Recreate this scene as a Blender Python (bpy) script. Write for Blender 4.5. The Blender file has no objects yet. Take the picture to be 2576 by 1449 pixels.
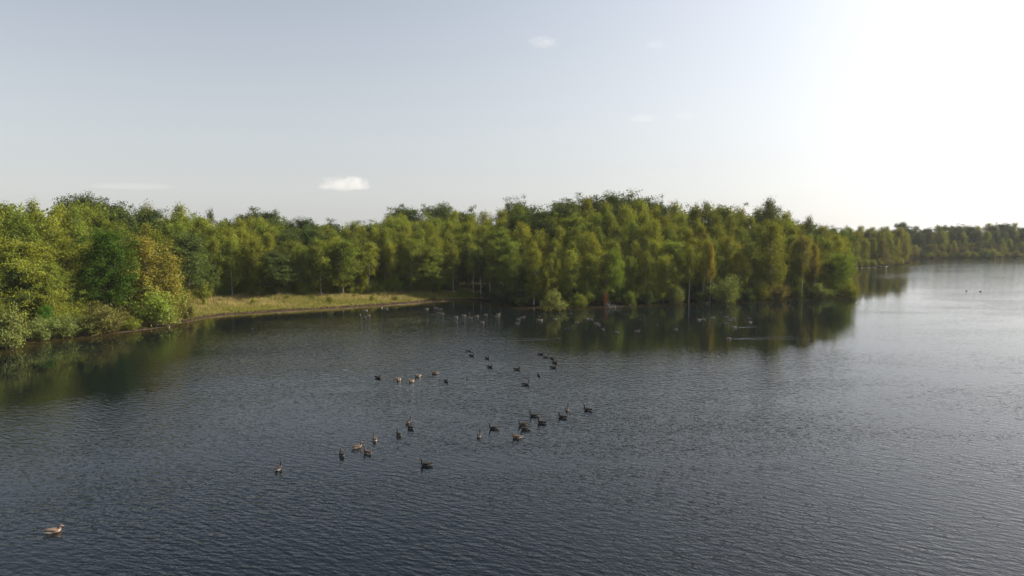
import bpy, math, random
import numpy as np
from mathutils import Vector

# ------------------------------------------------------------------ scene, camera, sky, sun
S = bpy.context.scene
COL = S.collection
R = math.radians
CAM_H = 15.0
PITCH = math.atan(144.5 / 1717.0)          # horizon a little above the middle of the picture

cam_data = bpy.data.cameras.new('camera')
cam = bpy.data.objects.new('camera', cam_data)
COL.objects.link(cam)
cam.location = (0, 0, CAM_H)
cam.rotation_euler = (math.pi / 2 - PITCH, 0, 0)
cam_data.sensor_width = 36.0
cam_data.lens = 36.0 * 1717.0 / 2576.0
cam_data.clip_start = 0.5
cam_data.clip_end = 30000.0
S.camera = cam

SUN_AZ, SUN_EL = R(76), R(33)               # azimuth measured from the view direction (+Y) towards +X
world = bpy.data.worlds.new('World')
S.world = world
world.use_nodes = True
wn = world.node_tree.nodes
wl = world.node_tree.links
wn.clear()
sky = wn.new('ShaderNodeTexSky')
sky.sky_type = 'NISHITA'
sky.sun_disc = False
sky.sun_elevation = SUN_EL
sky.sun_rotation = SUN_AZ
sky.air_density = 1.0
sky.dust_density = 1.0
sky.ozone_density = 1.0
bg = wn.new('ShaderNodeBackground')
bg.inputs['Strength'].default_value = 0.073
wout = wn.new('ShaderNodeOutputWorld')
veil = wn.new('ShaderNodeHueSaturation')      # thin high haze takes most of the blue out of the sky
wtc = wn.new('ShaderNodeTexCoord')
wsep = wn.new('ShaderNodeSeparateXYZ')
wl.new(wtc.outputs['Generated'], wsep.inputs[0])
wmr = wn.new('ShaderNodeMapRange')             # the haze is thickest towards the horizon and thins out overhead
wmr.inputs[1].default_value = 0.0; wmr.inputs[2].default_value = 0.75
wmr.inputs[3].default_value = 0.30; wmr.inputs[4].default_value = 1.0
wl.new(wsep.outputs['Z'], wmr.inputs[0])
wl.new(wmr.outputs[0], veil.inputs['Saturation'])
wl.new(sky.outputs['Color'], veil.inputs['Color'])
wmix = wn.new('ShaderNodeMix'); wmix.data_type = 'RGBA'
wm2 = wn.new('ShaderNodeMapRange')
wm2.inputs[1].default_value = 0.0; wm2.inputs[2].default_value = 0.55
wm2.inputs[3].default_value = 0.52; wm2.inputs[4].default_value = 0.0
wl.new(wsep.outputs['Z'], wm2.inputs[0])
wl.new(wm2.outputs[0], wmix.inputs[0])
wl.new(veil.outputs['Color'], wmix.inputs[6])
wmix.inputs[7].default_value = (4.25, 4.32, 4.42, 1)
# broad bright aureole that thin haze puts round the sun
wnrm = wn.new('ShaderNodeVectorMath'); wnrm.operation = 'NORMALIZE'
wl.new(wtc.outputs['Generated'], wnrm.inputs[0])
wdot = wn.new('ShaderNodeVectorMath'); wdot.operation = 'DOT_PRODUCT'
wl.new(wnrm.outputs[0], wdot.inputs[0])
wdot.inputs[1].default_value = (math.sin(SUN_AZ) * math.cos(SUN_EL), math.cos(SUN_AZ) * math.cos(SUN_EL), math.sin(SUN_EL))
wha = wn.new('ShaderNodeMath'); wha.operation = 'MULTIPLY_ADD'
wl.new(wdot.outputs['Value'], wha.inputs[0]); wha.inputs[1].default_value = 0.5; wha.inputs[2].default_value = 0.5
wpw = wn.new('ShaderNodeMath'); wpw.operation = 'POWER'
wl.new(wha.outputs[0], wpw.inputs[0]); wpw.inputs[1].default_value = 7.0
wgl = wn.new('ShaderNodeMix'); wgl.data_type = 'RGBA'; wgl.blend_type = 'ADD'; wgl.clamp_factor = False
wl.new(wpw.outputs[0], wgl.inputs[0])
wl.new(wmix.outputs[2], wgl.inputs[6])
wgl.inputs[7].default_value = (7.9, 7.3, 6.7, 1)
wl.new(wgl.outputs[2], bg.inputs['Color'])
wl.new(bg.outputs['Background'], wout.inputs['Surface'])

sun_data = bpy.data.lights.new('sun', 'SUN')
sun_data.energy = 5.0
sun_data.angle = R(0.55)
sun_data.color = (1.0, 0.92, 0.79)
sun = bpy.data.objects.new('sun', sun_data)
COL.objects.link(sun)
sv = Vector((math.sin(SUN_AZ) * math.cos(SUN_EL), math.cos(SUN_AZ) * math.cos(SUN_EL), math.sin(SUN_EL)))
sun.rotation_euler = sv.to_track_quat('Z', 'Y').to_euler()
sun.location = sv * 300

S.view_settings.view_transform = 'Standard'
S.view_settings.look = 'None'
S.view_settings.exposure = 0.98
S.view_settings.gamma = 1.0
S.view_settings.use_curve_mapping = False
S.cycles.max_bounces = 6
S.cycles.diffuse_bounces = 3
S.cycles.glossy_bounces = 3
S.cycles.transmission_bounces = 4
S.cycles.volume_bounces = 3
S.cycles.transparent_max_bounces = 4
S.cycles.caustics_reflective = False
S.cycles.caustics_refractive = False
S.cycles.sample_clamp_indirect = 4.0
S.cycles.use_denoising = True
S.cycles.use_adaptive_sampling = True
S.cycles.adaptive_threshold = 0.01

# ------------------------------------------------------------------ picture <-> place (used to lay the place out)
FPX = 1717.0
SP, CP = math.sin(PITCH), math.cos(PITCH)

def ray(px, py):
    u = (px - 1288.0) / FPX
    v = (724.5 - py) / FPX
    return u, CP + v * SP, -SP + v * CP

def on_level(px, py, z=0.0):
    """point of the horizontal plane z seen at (px, py) of a 2576 wide frame"""
    dx, dy, dz = ray(px, py)
    t = (z - CAM_H) / dz
    return dx * t, dy * t

def x_at(px, Y, z=2.0):
    depth = Y * CP - (z - CAM_H) * SP
    return (px - 1288.0) / FPX * depth

def z_at(py, Y):
    _, dy, dz = ray(1288, py)
    return CAM_H + Y * dz / dy

def px_of(X, Y, Z):
    d = Y * CP - (Z - CAM_H) * SP
    return 1288.0 + FPX * X / d

# ------------------------------------------------------------------ helpers
def tag(o, label=None, cat=None, group=None, kind=None):
    if label: o['label'] = label
    if cat: o['category'] = cat
    if group: o['group'] = group
    if kind: o['kind'] = kind
    return o

def obj(name, me, mat=None, parent=None):
    o = bpy.data.objects.new(name, me)
    COL.objects.link(o)
    if mat is not None and not me.materials:
        me.materials.append(mat)
    if parent is not None:
        o.parent = parent
    return o

def empty(name, loc=(0, 0, 0), rz=0.0, s=1.0):
    o = bpy.data.objects.new(name, None)
    o.empty_display_size = 0.5
    COL.objects.link(o)
    o.location = loc
    o.rotation_euler = (0, 0, rz)
    o.scale = (s, s, s)
    return o

def poly_mesh(name, V, F, smooth=False):
    me = bpy.data.meshes.new(name)
    me.from_pydata([tuple(map(float, v)) for v in V], [], F)
    if smooth:
        me.polygons.foreach_set('use_smooth', np.ones(len(me.polygons), dtype=bool))
    me.update()
    return me

def ngon_mesh(name, V, n, attrs=None):
    """V: (N, n, 3) array of N separate n-gons; attrs: name -> (N,) face floats"""
    N = V.shape[0]
    me = bpy.data.meshes.new(name)
    me.vertices.add(N * n)
    me.loops.add(N * n)
    me.polygons.add(N)
    me.vertices.foreach_set('co', V.reshape(-1).astype(np.float32))
    me.loops.foreach_set('vertex_index', np.arange(N * n, dtype=np.int32))
    me.polygons.foreach_set('loop_start', np.arange(0, N * n, n, dtype=np.int32))
    me.update(calc_edges=True)
    for k, a in (attrs or {}).items():
        at = me.attributes.new(k, 'FLOAT', 'FACE')
        at.data.foreach_set('value', np.asarray(a, dtype=np.float32))
    return me

def grid_mesh(name, xs, ys, Z, attrs=None, smooth=True):
    nx, ny = len(xs), len(ys)
    X, Y = np.meshgrid(xs, ys, indexing='ij')
    V = np.stack([X, Y, Z], -1).reshape(-1, 3)
    i, j = np.meshgrid(np.arange(nx - 1), np.arange(ny - 1), indexing='ij')
    a = (i * ny + j).reshape(-1)
    F = np.stack([a, a + ny, a + ny + 1, a + 1], -1)
    me = bpy.data.meshes.new(name)
    me.vertices.add(len(V)); me.loops.add(F.size); me.polygons.add(len(F))
    me.vertices.foreach_set('co', V.reshape(-1).astype(np.float32))
    me.loops.foreach_set('vertex_index', F.reshape(-1).astype(np.int32))
    me.polygons.foreach_set('loop_start', np.arange(0, F.size, 4, dtype=np.int32))
    me.update(calc_edges=True)
    if smooth:
        me.polygons.foreach_set('use_smooth', np.ones(len(F), dtype=bool))
    for k, a_ in (attrs or {}).items():
        at = me.attributes.new(k, 'FLOAT', 'POINT')
        at.data.foreach_set('value', np.asarray(a_, dtype=np.float32).reshape(-1))
    return me

class NT:
    """small node-tree writer"""
    def __init__(self, name):
        self.m = bpy.data.materials.new(name)
        self.m.use_nodes = True
        self.t = self.m.node_tree
        self.t.nodes.clear()
        self.out = self.n('ShaderNodeOutputMaterial')
    def n(self, kind, **kw):
        nd = self.t.nodes.new(kind)
        for k, v in kw.items():
            setattr(nd, k, v)
        return nd
    def l(self, a, b):
        self.t.links.new(a, b)
    def val(self, sock, v):
        if isinstance(v, bpy.types.NodeSocket):
            self.l(v, sock)
        else:
            sock.default_value = v
    def math(self, op, a, b=0.0, c=None, clamp=False):
        nd = self.n('ShaderNodeMath', operation=op, use_clamp=clamp)
        self.val(nd.inputs[0], a); self.val(nd.inputs[1], b)
        if c is not None: self.val(nd.inputs[2], c)
        return nd.outputs[0]
    def vmath(self, op, a, b=None, scale=None):
        nd = self.n('ShaderNodeVectorMath', operation=op)
        self.val(nd.inputs[0], a)
        if b is not None: self.val(nd.inputs[1], b)
        if scale is not None: self.val(nd.inputs['Scale'], scale)
        return nd.outputs[0]
    def mix(self, f, a, b, blend='MIX'):
        nd = self.n('ShaderNodeMix', data_type='RGBA', blend_type=blend)
        self.val(nd.inputs[0], f); self.val(nd.inputs[6], a); self.val(nd.inputs[7], b)
        return nd.outputs[2]
    def ramp(self, f, lo, hi, a=0.0, b=1.0):
        nd = self.n('ShaderNodeMapRange', interpolation_type='SMOOTHSTEP')
        self.val(nd.inputs[0], f); nd.inputs[1].default_value = lo; nd.inputs[2].default_value = hi
        nd.inputs[3].default_value = a; nd.inputs[4].default_value = b
        return nd.outputs[0]
    def noise(self, vec, scale, detail=2.0, rough=0.5, dist=0.0):
        nd = self.n('ShaderNodeTexNoise')
        if vec is not None: self.l(vec, nd.inputs['Vector'])
        nd.inputs['Scale'].default_value = scale
        nd.inputs['Detail'].default_value = detail
        nd.inputs['Roughness'].default_value = rough
        nd.inputs['Distortion'].default_value = dist
        return nd.outputs[0]
    def attr(self, name):
        return self.n('ShaderNodeAttribute', attribute_name=name).outputs['Fac']

# ------------------------------------------------------------------ materials
def leaf_material():
    t = NT('leaves')
    info = t.n('ShaderNodeObjectInfo')
    rnd = t.attr('rnd'); clump = t.attr('clump')
    base = info.outputs['Color']
    hsv = t.n('ShaderNodeHueSaturation')
    t.l(base, hsv.inputs['Color'])
    t.val(hsv.inputs['Hue'], t.math('MULTIPLY_ADD', clump, 0.024, 0.488))
    t.val(hsv.inputs['Saturation'], t.math('MULTIPLY_ADD', rnd, 0.25, 0.86))
    t.val(hsv.inputs['Value'], t.math('MULTIPLY_ADD', rnd, 0.36, t.math('MULTIPLY_ADD', clump, 0.36, 0.68)))
    d = t.n('ShaderNodeBsdfDiffuse'); t.l(hsv.outputs[0], d.inputs['Color'])
    tr = t.n('ShaderNodeBsdfTranslucent')
    t.l(t.mix(1.0, hsv.outputs[0], (1.25, 1.05, 0.45, 1), 'MULTIPLY'), tr.inputs['Color'])
    mx = t.n('ShaderNodeMixShader'); mx.inputs[0].default_value = 0.31
    t.l(d.outputs[0], mx.inputs[1]); t.l(tr.outputs[0], mx.inputs[2])
    t.l(mx.outputs[0], t.out.inputs['Surface'])
    return t.m

def birch_bark():
    t = NT('birch_bark')
    co = t.n('ShaderNodeTexCoord').outputs['Object']
    st = t.vmath('MULTIPLY', co, (3.0, 3.0, 9.0))
    n1 = t.noise(st, 1.0, 3.0, 0.65)
    n2 = t.noise(co, 0.9, 2.0)
    f = t.ramp(n1, 0.50, 0.66)
    c = t.mix(f, (0.44, 0.41, 0.36, 1), (0.05, 0.042, 0.038, 1))
    c = t.mix(t.ramp(n2, 0.45, 0.75, 0.0, 0.55), c, (0.25, 0.22, 0.17, 1))
    b = t.n('ShaderNodeBsdfPrincipled'); t.l(c, b.inputs['Base Color']); b.inputs['Roughness'].default_value = 0.75
    t.l(b.outputs[0], t.out.inputs['Surface'])
    return t.m

def plain_bark(name, c1, c2):
    t = NT(name)
    co = t.n('ShaderNodeTexCoord').outputs['Object']
    st = t.vmath('MULTIPLY', co, (7.0, 7.0, 1.6))
    n1 = t.noise(st, 1.0, 4.0, 0.6)
    c = t.mix(t.ramp(n1, 0.35, 0.68), (*c1, 1), (*c2, 1))
    b = t.n('ShaderNodeBsdfPrincipled'); t.l(c, b.inputs['Base Color']); b.inputs['Roughness'].default_value = 0.9
    t.l(b.outputs[0], t.out.inputs['Surface'])
    return t.m

def ground_material():
    t = NT('ground')
    co = t.n('ShaderNodeNewGeometry').outputs['Position']
    d = t.attr('shore'); w = t.attr('meadow')
    n1 = t.noise(co, 0.55, 4.0, 0.6); n2 = t.noise(co, 0.12, 3.0); n3 = t.noise(co, 1.6, 5.0, 0.7)
    dd = t.math('ADD', d, t.math('MULTIPLY_ADD', n3, 4.0, -2.0))
    grass = t.mix(n1, (0.13, 0.135, 0.026, 1), (0.28, 0.22, 0.07, 1))
    floor = t.mix(n1, (0.030, 0.032, 0.012, 1), (0.085, 0.062, 0.030, 1))
    land = t.mix(w, floor, grass)
    land = t.mix(t.ramp(n2, 0.45, 0.7, 0, 0.5), land, (0.07, 0.085, 0.02, 1))
    mud = t.mix(t.ramp(n3, 0.35, 0.65), (0.018, 0.013, 0.009, 1), (0.070, 0.046, 0.030, 1))
    mud = t.mix(w, (0.018, 0.014, 0.009, 1), mud)
    c = t.mix(t.ramp(dd, 2.9, 4.2), mud, land)
    wet = t.mix(n1, (0.20, 0.155, 0.11, 1), (0.06, 0.045, 0.03, 1))
    c = t.mix(t.math('MULTIPLY', w, t.math('MULTIPLY', t.ramp(d, -0.3, 0.1), t.ramp(dd, 0.1, 0.5, 1.0, 0.0))), c, wet)
    b = t.n('ShaderNodeBsdfDiffuse'); t.l(c, b.inputs['Color'])
    bump = t.n('ShaderNodeBump'); bump.inputs['Strength'].default_value = 0.6; bump.inputs['Distance'].default_value = 0.15
    t.l(n3, bump.inputs['Height']); t.l(bump.outputs[0], b.inputs['Normal'])
    t.l(b.outputs[0], t.out.inputs['Surface'])
    return t.m

def grass_material():
    t = NT('grass_blades')
    rnd = t.attr('rnd'); dry = t.attr('clump')
    c = t.mix(dry, (0.175, 0.185, 0.028, 1), (0.44, 0.34, 0.15, 1))
    hsv = t.n('ShaderNodeHueSaturation'); t.l(c, hsv.inputs['Color'])
    t.val(hsv.inputs['Value'], t.math('MULTIPLY_ADD', rnd, 0.7, 0.65))
    d = t.n('ShaderNodeBsdfDiffuse'); t.l(hsv.outputs[0], d.inputs['Color'])
    tr = t.n('ShaderNodeBsdfTranslucent'); t.l(hsv.outputs[0], tr.inputs['Color'])
    mx = t.n('ShaderNodeMixShader'); mx.inputs[0].default_value = 0.35
    t.l(d.outputs[0], mx.inputs[1]); t.l(tr.outputs[0], mx.inputs[2])
    t.l(mx.outputs[0], t.out.inputs['Surface'])
    return t.m

def wave_group():
    g = bpy.data.node_groups.new('wave_height', 'ShaderNodeTree')
    g.interface.new_socket('Vector', in_out='INPUT', socket_type='NodeSocketVector')
    g.interface.new_socket('Height', in_out='OUTPUT', socket_type='NodeSocketFloat')
    gi = g.nodes.new('NodeGroupInput'); go = g.nodes.new('NodeGroupOutput')
    total = None
    # rotation (crest normal), scale along / across the crest normal, amplitude
    for k, (ang, sa, sb, amp, off) in enumerate([(60, 3.0, 0.90, 0.046, 0), (84, 4.6, 1.5, 0.030, 31), (30, 6.2, 2.8, 0.017, 77), (68, 12.0, 6.0, 0.006, 13)]):
        mp = g.nodes.new('ShaderNodeMapping'); mp.vector_type = 'TEXTURE'
        mp.inputs['Rotation'].default_value = (0, 0, R(ang))
        mp.inputs['Location'].default_value = (off, off * 0.7, 0)
        g.links.new(gi.outputs[0], mp.inputs['Vector'])
        sc = g.nodes.new('ShaderNodeVectorMath'); sc.operation = 'MULTIPLY'
        sc.inputs[1].default_value = (sa, sb, 0)
        g.links.new(mp.outputs[0], sc.inputs[0])
        nz = g.nodes.new('ShaderNodeTexNoise'); nz.noise_dimensions = '2D'
        nz.inputs['Scale'].default_value = 1.0
        nz.inputs['Detail'].default_value = 1.0 if k < 3 else 0.0
        nz.inputs['Roughness'].default_value = 0.4
        nz.inputs['Distortion'].default_value = 0.25 if k < 2 else 0.0
        g.links.new(sc.outputs[0], nz.inputs['Vector'])
        m = g.nodes.new('ShaderNodeMath'); m.operation = 'MULTIPLY_ADD'
        g.links.new(nz.outputs[0], m.inputs[0]); m.inputs[1].default_value = amp
        if total is None: m.inputs[2].default_value = 0
        else: g.links.new(total, m.inputs[2])
        total = m.outputs[0]
    g.links.new(total, go.inputs[0])
    return g

def water_material():
    t = NT('lake_water')
    g = wave_group()
    pos = t.n('ShaderNodeNewGeometry').outputs['Position']
    D = 0.05
    hs = []
    for off in ((0, 0, 0), (D, 0, 0), (0, D, 0)):
        nd = t.n('ShaderNodeGroup', node_tree=g)
        t.l(t.vmath('ADD', pos, off), nd.inputs[0])
        hs.append(nd.outputs[0])
    wind = t.attr('wind')
    gust = t.noise(t.vmath('MULTIPLY', pos, (0.022, 0.055, 0.0)), 1.0, 4.0, 0.6, 0.6)
    amp = t.math('MULTIPLY', wind, t.ramp(gust, 0.36, 0.62, 0.62, 1.15))
    k = t.math('MULTIPLY', amp, -0.80 / D)
    sx = t.math('MULTIPLY', t.math('SUBTRACT', hs[1], hs[0]), k)
    sy = t.math('MULTIPLY', t.math('SUBTRACT', hs[2], hs[0]), k)
    cb = t.n('ShaderNodeCombineXYZ'); t.l(sx, cb.inputs[0]); t.l(sy, cb.inputs[1]); cb.inputs[2].default_value = 0.0
    nrm = t.vmath('NORMALIZE', t.vmath('ADD', cb.outputs[0], t.n('ShaderNodeNewGeometry').outputs['Normal']))
    b = t.n('ShaderNodeBsdfPrincipled')
    sh = t.attr('shallow')
    c = t.mix(sh, (0.0030, 0.0050, 0.0060, 1), (0.030, 0.022, 0.007, 1))
    t.l(c, b.inputs['Base Color'])
    b.inputs['Roughness'].default_value = 0.035
    b.inputs['IOR'].default_value = 1.34
    t.l(nrm, b.inputs['Normal'])
    t.l(b.outputs[0], t.out.inputs['Surface'])
    return t.m

def plumage_material():
    t = NT('plumage')
    c = t.n('ShaderNodeAttribute', attribute_name='col').outputs['Color']
    co = t.n('ShaderNodeTexCoord').outputs['Object']
    c = t.mix(1.0, c, t.n('ShaderNodeObjectInfo').outputs['Color'], 'MULTIPLY')
    n = t.noise(co, 38.0, 2.0)
    c = t.mix(t.ramp(n, 0.35, 0.7, 0.0, 0.30), c, (0.03, 0.025, 0.02, 1))
    b = t.n('ShaderNodeBsdfPrincipled'); t.l(c, b.inputs['Base Color']); b.inputs['Roughness'].default_value = 0.8; b.inputs['Specular IOR Level'].default_value = 0.15
    t.l(b.outputs[0], t.out.inputs['Surface'])
    return t.m

def simple(name, c, rough=0.6):
    t = NT(name)
    co = t.n('ShaderNodeTexCoord').outputs['Object']
    n = t.noise(co, 12.0, 2.0)
    cc = t.mix(t.ramp(n, 0.3, 0.7), (c[0] * 0.8, c[1] * 0.8, c[2] * 0.8, 1), (*c, 1))
    b = t.n('ShaderNodeBsdfPrincipled'); t.l(cc, b.inputs['Base Color']); b.inputs['Roughness'].default_value = rough
    t.l(b.outputs[0], t.out.inputs['Surface'])
    return t.m

M = dict(leaves=leaf_material(), birch=birch_bark(), oak=plain_bark('oak_bark', (0.035, 0.028, 0.02), (0.12, 0.10, 0.075)),
         twig=plain_bark('twig_bark', (0.05, 0.038, 0.025), (0.15, 0.12, 0.085)),
         dead=plain_bark('dead_wood', (0.12, 0.11, 0.10), (0.30, 0.28, 0.25)),
         ground=ground_material(), grass=grass_material(), water=water_material(), plumage=plumage_material(),
         bill=simple('orange_bill', (0.62, 0.22, 0.06)), down=simple('white_down', (0.75, 0.73, 0.70)))

# ------------------------------------------------------------------ the lake and its shore
def W(px, py):
    return on_level(px, py, 0.0)

shore_px = [(0, 884), (40, 868), (75, 858), (120, 855), (175, 851), (235, 846), (300, 838), (370, 829), (440, 819), (480, 809),
            (520, 801), (580, 794), (640, 790), (720, 785), (800, 780), (880, 776), (950, 771), (1030, 765), (1100, 760),
            (1150, 757), (1185, 757), (1215, 760), (1250, 764), (1300, 770), (1350, 774), (1420, 774), (1490, 772), (1560, 768),
            (1640, 765), (1720, 762), (1800, 759), (1870, 756), (1940, 752), (2010, 749), (2080, 746), (2130, 744), (2150, 742)]
LAKE = [W(*p) for p in shore_px] + [(82, 162), (92, 185), (108, 220), (122, 248), (133, 271), W(2180, 673), W(2235, 669), W(2286, 665),
        (186, 318), (192, 340), W(2290, 650), W(2400, 649), W(2500, 647), W(2580, 645), (340, 410), (430, 380), (490, 280), (460, 140),
        (350, 10), (210, -100), (40, -140), (-75, -120), (-125, -40), (-110, 30), (-85, 64)]
LK = np.array(LAKE)

def shore_distance(P):
    """signed distance to the shoreline, positive on land"""
    A = LK; B = np.roll(LK, -1, axis=0)
    d2 = np.full(len(P), 1e18); inside = np.zeros(len(P), dtype=bool)
    for a, b in zip(A, B):
        ab = b - a
        tt = np.clip(((P - a) @ ab) / (ab @ ab), 0, 1)
        q = P - a - tt[:, None] * ab
        d2 = np.minimum(d2, (q * q).sum(1))
        cond = ((a[1] > P[:, 1]) != (b[1] > P[:, 1]))
        xi = a[0] + (P[:, 1] - a[1]) / (b[1] - a[1] + 1e-12) * ab[0]
        inside ^= cond & (P[:, 0] < xi)
    d = np.sqrt(d2)
    return np.where(inside, -d, d)

def wob(X, Y):
    return (np.sin(X * 0.31 + 1.3 * np.sin(Y * 0.17)) + np.sin(Y * 0.41 + 0.9 * np.sin(X * 0.23 + 1)) + 0.6 * np.sin(X * 0.9 + Y * 0.7)) / 2.6

def land_height(d, X, Y):
    d = d + 0.35 * wob(X * 1.7, Y * 1.7)
    z = np.where(d < 0, np.maximum(-1.6, 0.16 * d),
        np.where(d < 6, 0.075 * d, 0.45 + 1.35 * (1 - np.exp(-(np.maximum(d, 6) - 6) / 22.0))))
    z = z + np.clip(d / 12, 0, 1) * 0.22 * wob(X * 0.8, Y * 0.8)
    return z

def height_at(X, Y):
    P = np.array([[X, Y]], dtype=float)
    d = shore_distance(P)
    return float(land_height(d, P[:, 0], P[:, 1])[0]), float(d[0])

def axis(a, b, step, far):
    mid = np.arange(a, b + step * 0.5, step)
    k = np.geomspace(step * 1.5, far, 26)
    return np.concatenate([(a - k)[::-1], mid, b + k])

xs = axis(-130, 330, 2.2, 4000); ys = axis(50, 450, 2.2, 4000)
GX, GY = np.meshgrid(xs, ys, indexing='ij')
GP = np.stack([GX.ravel(), GY.ravel()], -1)
GD = shore_distance(GP)
GZ = land_height(GD, GP[:, 0], GP[:, 1])
# open meadow: the grassy bank at the cove, and a thinner strip along the left shore
def meadow_mask(P, D):
    px = 1288 + FPX * P[:, 0] / np.maximum(P[:, 1], 1)
    m = np.clip((px - 455) / 40, 0, 1) * np.clip((1215 - px) / 60, 0, 1) * np.clip((34 - D) / 8, 0, 1)
    m2 = 0.55 * np.clip((470 - px) / 30, 0, 1) * np.clip((16 - D) / 8, 0, 1)
    return np.where(P[:, 1] > 60, np.maximum(m, m2), 0)
ground_me = grid_mesh('ground', xs, ys, GZ.reshape(GX.shape), {'shore': GD, 'meadow': meadow_mask(GP, GD)})
tag(obj('ground', ground_me, M['ground']), kind='structure')

wx = np.arange(-180, 521, 3.0); wy = np.arange(-180, 451, 3.0)
WX, WY = np.meshgrid(wx, wy, indexing='ij')
WP = np.stack([WX.ravel(), WY.ravel()], -1)
WD = -shore_distance(WP)
def sstep(a, b, x):
    t_ = np.clip((x - a) / (b - a), 0, 1)
    return t_ * t_ * (3 - 2 * t_)
wpx = 1288 + FPX * WP[:, 0] / np.maximum(WP[:, 1], 5)
wind = sstep(3, 26, WD)
lee = sstep(1230, 1420, wpx) * sstep(2420, 2050, wpx) * sstep(60, 96, WP[:, 1])      # lee of the wooded point
wind = wind * (1 - 0.92 * lee)
leel = sstep(520, 200, wpx) * sstep(44, 68, WP[:, 1])                                   # lee of the left wood
wind = wind * (1 - 0.90 * leel)
far_calm = sstep(1850, 2450, wpx) * sstep(36, 95, WP[:, 1])
wind = wind * (1 - 0.60 * far_calm)
wind = np.maximum(wind, 0.50 * sstep(2130, 2230, wpx) * sstep(170, 240, WP[:, 1]) * sstep(0, 10, WD))
wind = wind * (1.15 - 0.15 * sstep(28, 60, WP[:, 1]))
wind = wind * (1 + 0.15 * sstep(470, 640, wpx) * sstep(1330, 1180, wpx) * sstep(48, 72, WP[:, 1]) * sstep(2, 14, WD))      # open middle where the breeze gets through
wind = np.clip(wind, 0.045, 2)
shal = sstep(7, 0.5, WD)
water_me = grid_mesh('water', wx, wy, np.zeros_like(WX), {'wind': wind, 'shallow': shal})
tag(obj('water', water_me, M['water']), kind='structure')

# ------------------------------------------------------------------ plants: mesh makers
def tube(V, F, pts, rad, sides):
    pts = [Vector(p) for p in pts]
    base = len(V)
    n = len(pts)
    for i, p in enumerate(pts):
        d = (pts[min(i + 1, n - 1)] - pts[max(i - 1, 0)]).normalized()
        u = d.cross(Vector((0.31, 0.95, 0.05))).normalized()
        w = d.cross(u)
        for k in range(sides):
            a = 2 * math.pi * k / sides
            V.append(p + (u * math.cos(a) + w * math.sin(a)) * rad[i])
    for i in range(n - 1):
        for k in range(sides):
            k2 = (k + 1) % sides
            F.append((base + i * sides + k, base + i * sides + k2, base + (i + 1) * sides + k2, base + (i + 1) * sides + k))
    F.append(tuple(base + (n - 1) * sides + k for k in range(sides)))

def leaf_mesh(name, rng, C, sig, per, size, centre, up=0.35, rand=0.75):
    """C: (n,3) clump centres, sig: (n,3) spread, per leaves in each; returns mesh of small pointed leaf sprays"""
    n = len(C)
    idx = np.repeat(np.arange(n), per)
    N = len(idx)
    P = C[idx] + rng.normal(size=(N, 3)) * sig[idx]
    out = P - centre
    out[:, 2] *= 0.5
    out /= np.linalg.norm(out, axis=1, keepdims=True) + 1e-6
    nrm = out * 0.75 + np.array([0, 0, up]) + rng.normal(size=(N, 3)) * rand
    nrm /= np.linalg.norm(nrm, axis=1, keepdims=True) + 1e-6
    rv = rng.normal(size=(N, 3)); rv[:, 2] -= 0.8
    u = rv - (rv * nrm).sum(1, keepdims=True) * nrm
    u /= np.linalg.norm(u, axis=1, keepdims=True) + 1e-6
    w = np.cross(nrm, u)
    s = size * rng.uniform(0.6, 1.35, size=(N, 1))
    bend = nrm * s * 0.12
    V = np.stack([P - u * s * 0.62, P + w * s * 0.36 + bend, P + u * s * 0.68, P - w * s * 0.36 + bend], 1)
    cl = rng.uniform(size=n)
    return ngon_mesh(name, V, 4, {'rnd': rng.uniform(size=N), 'clump': cl[idx]})

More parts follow.
